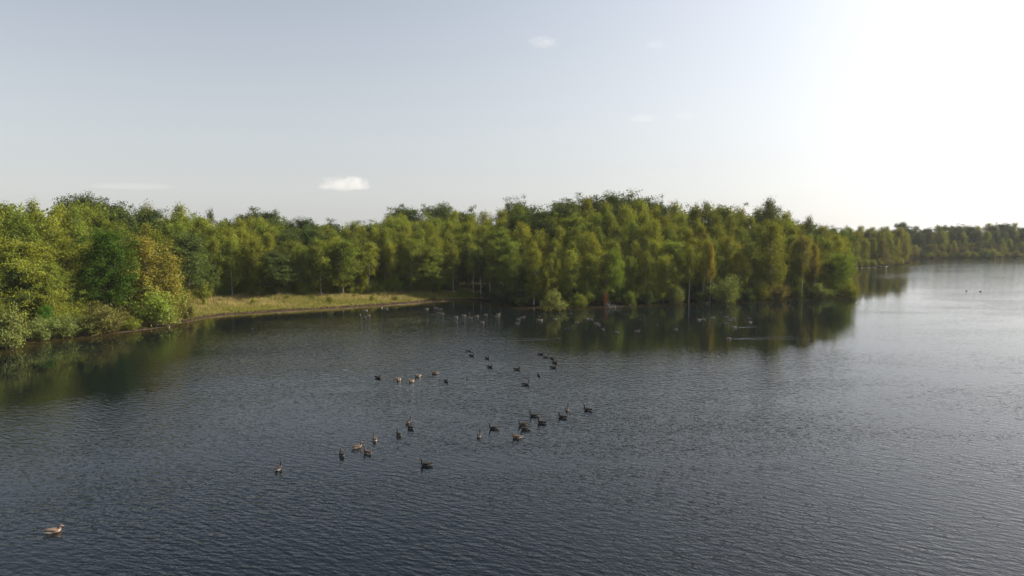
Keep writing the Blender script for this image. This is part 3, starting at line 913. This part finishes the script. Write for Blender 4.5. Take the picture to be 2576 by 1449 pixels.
# ------------------------------------------------------------------ grass of the bank (nobody could count it)
def grass():
    rng = np.random.default_rng(77)
    P = []
    n = 46000
    px = rng.uniform(440, 1215, n); dd = rng.uniform(0, 1, n)
    D = np.array([front_d(a) for a in px])
    Ysh = D - 36 + dd * 40
    X = (px - 1288) / FPX * (Ysh + 1.2)
    A = np.stack([X, Ysh], -1)
    n2 = 15000
    px2 = rng.uniform(-60, 470, n2)
    Y2 = np.array([front_d(a) for a in px2]) - 12 + rng.uniform(0, 1, n2) * 16
    B = np.stack([(px2 - 1288) / FPX * (Y2 + 1.2), Y2], -1)
    Q = np.concatenate([A, B])
    d = shore_distance(Q)
    keep = (d > 3.2 + wob(Q[:, 0] * 2.2, Q[:, 1] * 2.2) * 0.9 + rng.normal(size=len(d)) * 0.9) & (d < 40)
    Q = Q[keep]; d = d[keep]
    z = land_height(d, Q[:, 0], Q[:, 1])
    N = len(Q)
    pat = wob(Q[:, 0] * 0.6, Q[:, 1] * 1.3)
    dry = np.clip(0.46 + 0.30 * pat + 0.024 * (d - 12) + rng.normal(size=N) * 0.20, 0, 1)
    tus = np.clip(wob(Q[:, 0] * 2.9 + 5, Q[:, 1] * 3.1) * 1.6 + 0.2, 0, 1)
    Hh = (0.16 + 0.034 * np.clip(d, 0, 18)) * rng.uniform(0.6, 1.4, N) * (0.85 + 0.55 * tus)
    per = 5
    idx = np.repeat(np.arange(N), per)
    K = len(idx)
    base = np.concatenate([Q, z[:, None]], 1)[idx] + np.concatenate([rng.normal(size=(K, 2)) * 0.13, np.zeros((K, 1))], 1)
    az = rng.uniform(0, 6.283, K)
    wv = np.stack([np.cos(az), np.sin(az), np.zeros(K)], -1) * 0.035
    tip = base + np.concatenate([rng.normal(size=(K, 2)) * 0.16, (Hh[idx] * rng.uniform(0.7, 1.2, K))[:, None]], 1)
    base[:, 2] -= 0.03
    V = np.stack([base - wv, base + wv, tip], 1)
    me = ngon_mesh('grass', V, 3, {'rnd': rng.uniform(size=K), 'clump': np.clip(dry[idx] + rng.normal(size=K) * 0.1, 0, 1)})
    tag(obj('grass', me, M['grass']), 'tall yellow green and straw grass on the bank of the cove', 'grass', kind='stuff')
grass()

# ------------------------------------------------------------------ geese
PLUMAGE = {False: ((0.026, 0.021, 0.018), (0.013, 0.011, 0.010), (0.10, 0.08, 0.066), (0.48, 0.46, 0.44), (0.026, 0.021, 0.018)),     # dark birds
           True: ((0.090, 0.072, 0.058), (0.040, 0.033, 0.028), (0.50, 0.44, 0.39), (0.62, 0.60, 0.57), (0.085, 0.060, 0.050))}        # greyer birds, sunlight on the breasts put into their pale colour

def goose_meshes(pose, light=False):
    BROWN, DARK, PALE, WHITE, NECK = PLUMAGE[light]
    """swimming goose facing +X: one continuous body from tail to head, with wings, and bill as parts"""
    # spine: (x, z, half width, half height)
    body = [(-0.43, 0.135, 0.012, 0.006), (-0.40, 0.13, 0.045, 0.018), (-0.34, 0.115, 0.075, 0.045), (-0.25, 0.095, 0.115, 0.085), (-0.13, 0.085, 0.142, 0.115),
            (0.0, 0.08, 0.150, 0.128), (0.12, 0.085, 0.138, 0.125), (0.20, 0.10, 0.115, 0.112)]
    if pose == 'alert':
        neck = [(0.262, 0.155, 0.080, 0.080), (0.283, 0.215, 0.052, 0.054), (0.283, 0.285, 0.040, 0.043), (0.278, 0.355, 0.036, 0.038), (0.285, 0.405, 0.037, 0.040)]
        head = [(0.308, 0.435, 0.040, 0.042), (0.345, 0.443, 0.040, 0.040), (0.378, 0.435, 0.030, 0.029), (0.395, 0.430, 0.018, 0.019)]
    elif pose == 'easy':
        neck = [(0.262, 0.150, 0.082, 0.080), (0.288, 0.200, 0.056, 0.056), (0.280, 0.250, 0.045, 0.046), (0.268, 0.295, 0.039, 0.041), (0.275, 0.330, 0.039, 0.041)]
        head = [(0.300, 0.356, 0.041, 0.042), (0.338, 0.362, 0.040, 0.040), (0.371, 0.354, 0.030, 0.029), (0.388, 0.348, 0.018, 0.019)]
    else:                                      # neck drawn in
        neck = [(0.255, 0.145, 0.086, 0.082), (0.275, 0.190, 0.062, 0.060), (0.265, 0.225, 0.050, 0.050), (0.258, 0.252, 0.043, 0.043), (0.266, 0.275, 0.042, 0.043)]
        head = [(0.292, 0.297, 0.043, 0.044), (0.332, 0.303, 0.041, 0.041), (0.366, 0.294, 0.030, 0.029), (0.383, 0.288, 0.018, 0.019)]
    sp = body + neck + head
    n = len(sp); K = 12
    V, F, C = [], [], []
    for i, (x, z, hw, hh) in enumerate(sp):
        a = sp[max(i - 1, 0)]; b = sp[min(i + 1, n - 1)]
        tx, tz = b[0] - a[0], b[1] - a[1]
        L = math.hypot(tx, tz); tx, tz = tx / L, tz / L
        for k in range(K):
            th = 2 * math.pi * k / K
            s, c = math.sin(th), math.cos(th)                        # c = +1 on the back side
            V.append((x - tz * hh * c, hw * s, z + tx * hh * c))
            if i < 3: col = WHITE if c < -0.2 else (DARK if i else WHITE)
            elif i < 8:
                belly = WHITE if i < 5 else PALE
                f = min(1, max(0, (c + 0.35) / 0.5))
                back = DARK if i < 5 else BROWN
                col = tuple(belly[q] * (1 - f) + back[q] * f for q in range(3))
            elif i == 8: col = tuple((PALE[q] if c < 0 else BROWN[q]) for q in range(3))
            else: col = NECK if i < 13 else tuple(NECK[q] * 1.25 for q in range(3))
            C.append((*col, 1))
    for i in range(n - 1):
        for k in range(K):
            k2 = (k + 1) % K
            F.append((i * K + k, i * K + k2, (i + 1) * K + k2, (i + 1) * K + k))
    F.append(tuple(range(K))); F.append(tuple((n - 1) * K + k for k in reversed(range(K))))
    def col_mesh(nm, V, F, C):
        me = poly_mesh(nm, V, F, True)
        at = me.color_attributes.new('col', 'FLOAT_COLOR', 'POINT')
        at.data.foreach_set('color', np.array(C, dtype=np.float32).reshape(-1))
        me.materials.append(M['plumage'])
        return me
    bme = col_mesh('goose_body', V, F, C)
    # folded wings, one mesh mirrored by y sign
    wings = []
    for sgn in (-1, 1):
        V, F, C = [], [], []
        sec = [(-0.41, 0.165, 0.02, 0.010), (-0.33, 0.165, 0.05, 0.035), (-0.20, 0.150, 0.085, 0.062), (-0.05, 0.140, 0.105, 0.078), (0.08, 0.135, 0.105, 0.075), (0.15, 0.13, 0.075, 0.050), (0.185, 0.125, 0.03, 0.02)]
        for i, (x, z, hw, hh) in enumerate(sec):
            yc = sgn * min(0.068, 0.02 + 0.055 * (i / 3.0))
            for k in range(8):
                th = 2 * math.pi * k / 8
                V.append((x, yc + sgn * hw * 0.88 * math.cos(th) , z + hh * math.sin(th)))
                edge = 0.5 + 0.5 * math.sin(th)
                base = DARK if i < 2 else BROWN
                pe = 0.25 if math.sin(th) < -0.3 else 0.0
                C.append((*[base[q] * (0.85 + 0.3 * edge) * (1 - pe) + PALE[q] * pe for q in range(3)], 1))
        m_ = len(sec)
        for i in range(m_ - 1):
            for k in range(8):
                k2 = (k + 1) % 8
                F.append((i * 8 + k, i * 8 + k2, (i + 1) * 8 + k2, (i + 1) * 8 + k))
        F.append(tuple(range(8))); F.append(tuple((m_ - 1) * 8 + k for k in reversed(range(8))))
        wings.append(col_mesh('goose_wing', V, F, C))
    hx, hz = head[-1][0], head[-1][1]
    V, F = [], []
    for i, (dx, dz, hw, hh) in enumerate([(-0.008, 0.002, 0.019, 0.020), (0.018, -0.004, 0.017, 0.014), (0.042, -0.012, 0.013, 0.008), (0.052, -0.016, 0.006, 0.004)]):
        for k in range(8):
            th = 2 * math.pi * k / 8
            V.append((hx + dx, hw * math.sin(th), hz + dz + hh * math.cos(th)))
    for i in range(3):
        for k in range(8):
            F.append((i * 8 + k, i * 8 + (k + 1) % 8, (i + 1) * 8 + (k + 1) % 8, (i + 1) * 8 + k))
    F.append(tuple(24 + k for k in range(8)))
    bill = poly_mesh('goose_bill', V, F, True)
    bill.materials.append(M['bill'])
    return bme, wings, bill

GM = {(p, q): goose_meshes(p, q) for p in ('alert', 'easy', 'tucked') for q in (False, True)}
def goose(x32, y32, head, pose, label, group, s=1.0):
    X, Y = on_level(x32 / 1.24224, y32 / 1.24224, 0.0)
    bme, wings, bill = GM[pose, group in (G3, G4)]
    o = empty('goose', (X, Y, -0.005), R(head), 1.04 * s)
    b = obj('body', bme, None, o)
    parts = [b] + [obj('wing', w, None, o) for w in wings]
    if group in (G1, G2) and ('pale' in label or 'light' in label or 'brown' in label):      # lighter plumage on some birds, their sunlit look put into the colour
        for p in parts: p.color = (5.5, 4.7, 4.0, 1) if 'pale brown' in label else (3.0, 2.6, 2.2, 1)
    obj('bill', bill, None, o)
    tag(o, label, 'goose', group)
    return o

G1 = 'geese swimming near the camera'; G2 = 'geese in the loose middle flock'; G3 = 'geese off the wooded point'; G4 = 'geese by the mud bank'; G5 = 'distant geese on the right water'
geese = [
 (167, 1664, 20, 'tucked', 'pale brown goose alone in the sun, bottom left corner', G1),
 (871, 1468, 80, 'alert', 'goose seen from behind, leftmost of the near geese', G1),
 (1068, 1424, 120, 'easy', 'goose seen from behind right of the leftmost near goose', G1),
 (1116, 1400, 35, 'easy', 'light brown goose in the near left group, facing right in the sun', G1),
 (1148, 1417, 140, 'alert', 'dark goose right below the light brown goose', G1),
 (1171, 1377, 110, 'alert', 'goose above right of the light brown goose', G1),
 (1246, 1360, 120, 'alert', 'dark goose alone left below the touching pair', G1),
 (1277, 1321, 70, 'alert', 'upper goose of the two touching near the middle', G1),
 (1283, 1339, 130, 'easy', 'lower goose of the two touching near the middle', G1),
 (1332, 1455, 184, 'alert', 'largest dark goose in profile facing left, nearest the middle', G1),
 (1498, 1364, 82, 'alert', 'goose seen from behind, leftmost of the near right group', G1),
 (1543, 1340, 188, 'alert', 'dark goose facing left, second from left in near right group', G1),
 (1616, 1369, 190, 'easy', 'sunlit warm brown goose facing left, lowest of near right group', G1),
 (1634, 1329, 186, 'alert', 'dark goose facing left in the centre of near right group', G1),
 (1642, 1343, 190, 'easy', 'dark goose just below the centre goose of near right group', G1),
 (1669, 1301, 184, 'alert', 'dark goose facing left at the top of near right group', G1),
 (1693, 1323, 150, 'alert', 'dark goose turned away right of near right group centre', G1),
 (1758, 1306, 150, 'easy', 'dark goose left below the two rightmost near geese', G1),
 (1773, 1282, 75, 'alert', 'goose seen from behind, second from right of the near geese', G1),
 (1837, 1283, 150, 'alert', 'rightmost goose of the near geese', G1),
 (1181, 1182, 330, 'easy', 'leftmost goose of the row of six in the middle water', G2),
 (1246, 1188, 250, 'tucked', 'small pale goose second in the row of six', G2),
 (1286, 1193, 240, 'tucked', 'pale goose third in the row of six, lowest', G2),
 (1306, 1177, 215, 'tucked', 'pale goose fourth in the row of six', G2),
 (1360, 1168, 195, 'easy', 'light goose facing left, highest of the row of six', G2),
 (1394, 1193, 300, 'easy', 'dark goose at the right end of the row of six', G2),
 (1466, 1098, 12, 'easy', 'goose top left of the middle loose flock', G2),
 (1474, 1113, 320, 'easy', 'goose right below the top left one of the loose flock', G2),
 (1523, 1121, 310, 'tucked', 'goose right of the top left pair in the loose flock', G2),
 (1531, 1148, 330, 'easy', 'goose alone below the three upper left geese of the loose flock', G2),
 (1616, 1156, 345, 'easy', 'dark goose alone in the centre of the loose flock', G2),
 (1643, 1203, 2, 'alert', 'goose with white tail facing right, lowest of loose flock', G2),
 (1684, 1174, 275, 'tucked', 'pinkish goose facing the viewer right above the white-tailed one', G2),
 (1690, 1108, 340, 'easy', 'first goose of the slanting line of five, top left', G2),
 (1707, 1117, 10, 'easy', 'second goose of the slanting line of five', G2),
 (1725, 1121, 300, 'tucked', 'third goose of the slanting line of five', G2),
 (1734, 1135, 320, 'tucked', 'fourth goose of the slanting line of five', G2),
 (1729, 1150, 335, 'easy', 'last goose of the slanting line of five, bottom', G2),
 (1741, 1061, 0, 'tucked', 'low reddish goose swimming right with a wake behind it', G2),
 (1772, 1029, 0, 'easy', 'goose in profile facing right above the low reddish goose', G2),
 (1143, 971, 20, 'tucked', 'goose resting against the mud edge, leftmost at the bank', G4),
 (1193, 963, 90, 'easy', 'dark upright goose at the mud edge', G4),
 (1207, 967, 350, 'tucked', 'dark goose feeding beside the upright one at mud edge', G4),
 (1125, 985, 300, 'easy', 'goose with raised white breast off the mud bank', G4),
 (1140, 993, 320, 'tucked', 'small white breasted goose below the brown one off the bank', G4),
 (1151, 988, 5, 'easy', 'brown goose in profile facing right off the mud bank', G4),
 (1333, 967, 10, 'tucked', 'light goose near the shaded end of the mud bank', G4),
 (1362, 964, 180, 'tucked', 'dim goose in shade close to the bank end', G4),
 (1376, 968, 340, 'easy', 'dim goose right of the one in shade at the bank end', G4),
 (1371, 981, 170, 'tucked', 'left goose of the tight pair below the bank end', G4),
 (1381, 982, 350, 'tucked', 'right goose of the tight pair below the bank end', G4),
 (1425, 993, 5, 'easy', 'leftmost white goose of the row in front of the dark cove', G3),
 (1449, 988, 5, 'easy', 'second white goose of the row in front of the dark cove', G3),
 (1463, 994, 170, 'tucked', 'low dark goose under the second and fourth of the cove row', G3),
 (1471, 995, 330, 'easy', 'white breasted goose third in the row before the dark cove', G3),
 (1490, 990, 5, 'easy', 'pinkish goose in profile, fourth in the row before the dark cove', G3),
 (1517, 985, 350, 'easy', 'goose with a bright breast right in the row before the cove', G3),
 (1507, 1009, 0, 'easy', 'goose facing right, lowest below the cove row', G3),
 (1552, 991, 345, 'easy', 'lower goose of the pair right end of the cove row', G3),
 (1557, 984, 15, 'alert', 'upper goose of the pair right end of the cove row', G3),
 (1620, 998, 345, 'easy', 'reddish goose left of the round willow bush, left of two', G3),
 (1635, 993, 345, 'easy', 'reddish goose left of the round willow bush, right of two', G3),
 (1616, 1013, 345, 'easy', 'goose below the two reddish geese left of the willow bush', G3),
 (1681, 1001, 300, 'easy', 'greenish lit goose below the round willow bush, left of two', G3),
 (1690, 1002, 20, 'tucked', 'greenish lit goose below the round willow bush, right of two', G3),
 (1734, 998, 0, 'tucked', 'small goose right below the round willow bush', G3),
 (1802, 1008, 350, 'easy', 'goose midway between willow bush and rusty tree reflection', G3),
 (1833, 997, 0, 'easy', 'left goose of the upper pair under the rusty tree', G3),
 (1847, 999, 330, 'easy', 'right goose of the upper pair under the rusty tree', G3),
 (1863, 1012, 345, 'easy', 'left goose of the lower pair under the rusty tree', G3),
 (1870, 1017, 320, 'tucked', 'right goose of the lower pair under the rusty tree', G3),
 (1884, 1031, 300, 'easy', 'white breasted goose facing the viewer below the lower pair', G3),
 (1927, 1040, 345, 'tucked', 'goose in profile right of the one facing the viewer', G3),
 (1991, 1036, 340, 'easy', 'lone goose in the middle of the dark reflection', G3),
 (2112, 1031, 310, 'easy', 'lone goose left of the right-hand flock off the point', G3),
 (2184, 1001, 200, 'tucked', 'white rumped goose at the left of the right-hand flock', G3),
 (2197, 999, 345, 'easy', 'goose just right of the white rumped one', G3),
 (2227, 994, 0, 'easy', 'goose in profile top middle of the right-hand flock', G3),
 (2269, 992, 350, 'easy', 'topmost goose of the cluster in the right-hand flock', G3),
 (2291, 997, 350, 'easy', 'right goose of the cluster in the right-hand flock', G3),
 (2280, 1002, 350, 'easy', 'lower goose of the cluster in the right-hand flock', G3),
 (2271, 1013, 160, 'tucked', 'bright white-sided goose below the cluster', G3),
 (2341, 996, 120, 'easy', 'upper of two geese at the right end of the flock', G3),
 (2344, 1009, 200, 'tucked', 'lower of two geese at the right end of the flock', G3),
 (2294, 1024, 195, 'tucked', 'bright goose with a thin wake below the right-hand flock', G3),
 (2277, 1060, 190, 'easy', 'bright goose with a long wake, lowest off the point', G3),
 (787, 1028, 180, 'tucked', 'small dark bird alone on the water before the left bank', G4, 0.6),
 (2943, 836, 0, 'tucked', 'left of two dark geese in front of the far shore', G5),
 (2970, 837, 0, 'tucked', 'right of two dark geese in front of the far shore', G5),
 (3018, 831, 90, 'tucked', 'left of the two small dots right of the dark pair', G5),
 (3042, 832, 90, 'tucked', 'right of the two small dots right of the dark pair', G5),
 (3020, 910, 90, 'tucked', 'left bird of the two alone on the bright water', G5, 0.8),
 (3063, 912, 0, 'tucked', 'right bird of the two alone on the bright water', G5, 0.8),
 (3097, 815, 0, 'tucked', 'leftmost goose of the distant flock at the right edge', G5),
 (3123, 816, 0, 'tucked', 'second goose from left of the distant flock at the right edge', G5),
 (3123, 825, 0, 'tucked', 'lowest goose of the distant flock at the right edge', G5),
 (3140, 811, 0, 'tucked', 'third goose from left of the distant flock at the right edge', G5),
 (3163, 812, 0, 'tucked', 'fourth goose from left of the distant flock at the right edge', G5),
 (3162, 817, 180, 'tucked', 'goose below the fourth one of the distant flock', G5),
 (3190, 815, 20, 'tucked', 'rightmost goose of the distant flock at the right edge', G5),
 (3182, 809, 0, 'tucked', 'upper right goose of the distant flock at the right edge', G5),
]
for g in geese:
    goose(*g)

# small white feathers drifting on the dark reflection
def feather_mesh():
    V = [(-0.10, 0, 0.01), (-0.04, -0.03, 0.02), (0.05, -0.03, 0.025), (0.10, 0, 0.04), (0.05, 0.03, 0.025), (-0.04, 0.03, 0.02), (0.0, 0, 0.045)]
    F = [(0, 1, 6), (1, 2, 6), (2, 3, 6), (3, 4, 6), (4, 5, 6), (5, 0, 6), (5, 4, 3, 2, 1, 0)]
    me = poly_mesh('feather', V, F, True); me.materials.append(M['down'])
    return me
fm = feather_mesh()
for k, (a, b) in enumerate([(1467, 979), (1680, 975), (1684, 989), (1771, 981), (1785, 979), (1815, 986), (1837, 980), (1914, 976), (2001, 999), (2047, 997), (2021, 1016), (2055, 1016), (2170, 974), (2253, 976), (2155, 1027)]):
    X, Y = on_level(a / 1.24224, b / 1.24224, 0)
    o = obj('feather', fm); o.location = (X, Y, 0.0); o.rotation_euler = (0, 0, k * 1.7)
    tag(o, 'small white feather floating on the lake, %s from left' % ordinal(1 + sorted([1467, 1680, 1684, 1771, 1785, 1815, 1837, 1914, 2001, 2047, 2021, 2055, 2170, 2253, 2155]).index(a)), 'feather', 'feathers floating on the lake')

# ------------------------------------------------------------------ wakes: low ridges of water spreading behind swimming geese
def wake(x32, y32, head, length, label, spread=9.0, n=2):
    X, Y = on_level(x32 / 1.24224, y32 / 1.24224, 0.0)
    V, F = [], []
    for sgn in ((-1, 1) if n == 2 else (1,)):
        b = len(V)
        K = 16
        for i in range(K):
            q = i / (K - 1)
            L = 0.25 + q * length
            yy = sgn * (0.10 + L * math.tan(R(spread))) + 0.05 * math.sin(i * 1.9)
            hgt = 0.022 * (1 - q) ** 0.7 * min(1, 6 * q + 0.3) + 0.001
            wd = 0.05 + 0.07 * q
            V += [(-L, yy - wd, 0.002), (-L, yy, hgt), (-L, yy + wd, 0.002)]
        for i in range(K - 1):
            for k in (0, 1):
                a = b + i * 3 + k
                F.append((a, a + 3, a + 4, a + 1))
    o = obj('wake', poly_mesh('wake', V, F, True), M['water'])
    o.location = (X, Y, 0.0); o.rotation_euler = (0, 0, R(head))
    tag(o, label, 'wake', 'wakes behind swimming geese')
wake(2277, 1060, 188, 13, 'long pale wake behind the lowest goose off the point', 6)
wake(2294, 1024, 194, 9, 'thin wake behind the bright goose below the right-hand flock', 5)
wake(1741, 1061, 0, 14, 'wake stretching left from the low reddish goose', 8)
wake(1734, 1135, 190, 12, 'wake stretching right beside the slanting line of five', 12, 1)
wake(1181, 1182, 330, 6, 'short wake behind the leftmost goose of the row of six', 12)
wake(1360, 1168, 195, 6, 'short wake behind the highest goose of the row of six', 14)
wake(1381, 982, 350, 7, 'wake behind the tight pair at the end of the mud bank', 7)
wake(1517, 985, 180, 9, 'thin wake between the geese at the right end of the cove row', 5, 1)

# ------------------------------------------------------------------ clouds: soft volumes far behind the wood
def cloud_material(name, dens, seed, scale, cut):
    t = NT(name)
    co = t.n('ShaderNodeTexCoord').outputs['Object']
    r = t.n('ShaderNodeVectorMath', operation='LENGTH'); t.l(co, r.inputs[0])
    nz = t.noise(t.vmath('ADD', t.vmath('MULTIPLY', co, scale), (seed, seed * 0.37, 0)), 1.0, 6.0, 0.62)
    f = t.math('SUBTRACT', t.math('MULTIPLY_ADD', nz, 1.9, cut), r.outputs['Value'])
    sz = t.n('ShaderNodeSeparateXYZ'); t.l(co, sz.inputs[0])
    f = t.math('SUBTRACT', f, t.math('MULTIPLY', t.math('MAXIMUM', t.math('MULTIPLY_ADD', sz.outputs[2], -1.0, -0.25), 0.0), 1.2))
    f = t.math('MINIMUM', t.math('MULTIPLY', t.math('MAXIMUM', f, 0.0), 2.6), 0.5)
    v = t.n('ShaderNodeVolumePrincipled')
    v.inputs['Color'].default_value = (0.90, 0.88, 0.86, 1)
    v.inputs['Anisotropy'].default_value = 0.15
    t.l(t.math('MULTIPLY', f, dens), v.inputs['Density'])
    t.l(v.outputs[0], t.out.inputs['Volume'])
    return t.m

def cloud(px, py, wpx, hpx, dist, dens, seed, label, scale=(4.2, 3.4, 2.3), cut=-0.35):
    dx, dy, dz = ray(px, py)
    k = dist / dy
    w = wpx / FPX * dist / 2; h = hpx / FPX * dist / 2
    V, F = [], []
    K, Lr = 20, 12
    for i in range(Lr + 1):
        th = math.pi * i / Lr
        for j in range(K):
            ph = 2 * math.pi * j / K
            V.append((math.sin(th) * math.cos(ph), math.sin(th) * math.sin(ph), math.cos(th)))
    for i in range(Lr):
        for j in range(K):
            F.append((i * K + j, (i + 1) * K + j, (i + 1) * K + (j + 1) % K, i * K + (j + 1) % K))
    o = obj('cloud', poly_mesh('cloud', V, F, True), cloud_material('cloud_vapour', dens, seed, scale, cut))
    o.location = (dx * k, dist, CAM_H + dz * k)
    o.scale = (w, w * 0.6, h)
    tag(o, label, 'cloud', 'small clouds in the hazy sky')
cloud(868, 466, 158, 56, 6000, 0.007, 5.4, 'small white puffy cloud low over the grassy bank wood', scale=(2.7, 2.2, 1.3), cut=-0.14)
cloud(1365, 108, 120, 55, 6000, 0.0026, 7.7, 'ragged white wisp highest in the sky near the middle', scale=(3.2, 3.0, 2.6), cut=-0.34)
cloud(1648, 114, 80, 34, 6000, 0.0018, 12.3, 'small faint wisp high in the sky, right of the ragged one', scale=(3.0, 3.0, 2.2), cut=-0.26)
cloud(1617, 300, 90, 26, 6000, 0.0016, 15.9, 'flat faint cloud streak halfway up right of the middle', cut=-0.05)
cloud(1723, 293, 80, 30, 6000, 0.0010, 19.2, 'faintest cloud patch right of the flat streak', cut=-0.10)
cloud(330, 470, 260, 22, 7000, 0.0007, 23.4, 'long thin pinkish cloud streak just above the left wood', cut=-0.05)

# ------------------------------------------------------------------ the hazy air
def haze():
    x0, x1, y0, y1, z0, z1 = -4300, 4500, -4200, 4600, -3.0, 31.0
    V = [(x0, y0, z0), (x1, y0, z0), (x1, y1, z0), (x0, y1, z0), (x0, y0, z1), (x1, y0, z1), (x1, y1, z1), (x0, y1, z1)]
    F = [(0, 3, 2, 1), (4, 5, 6, 7), (0, 1, 5, 4), (1, 2, 6, 5), (2, 3, 7, 6), (3, 0, 4, 7)]
    t = NT('hazy_air')
    v = t.n('ShaderNodeVolumePrincipled')
    v.inputs['Color'].default_value = (0.93, 0.96, 1.0, 1)
    v.inputs['Density'].default_value = 0.00008
    v.inputs['Anisotropy'].default_value = 0.2
    t.l(v.outputs[0], t.out.inputs['Volume'])
    o = obj('haze', poly_mesh('haze', V, F), t.m)
    tag(o, 'thin bright summer haze lying over the lake', 'haze', kind='stuff')
haze()
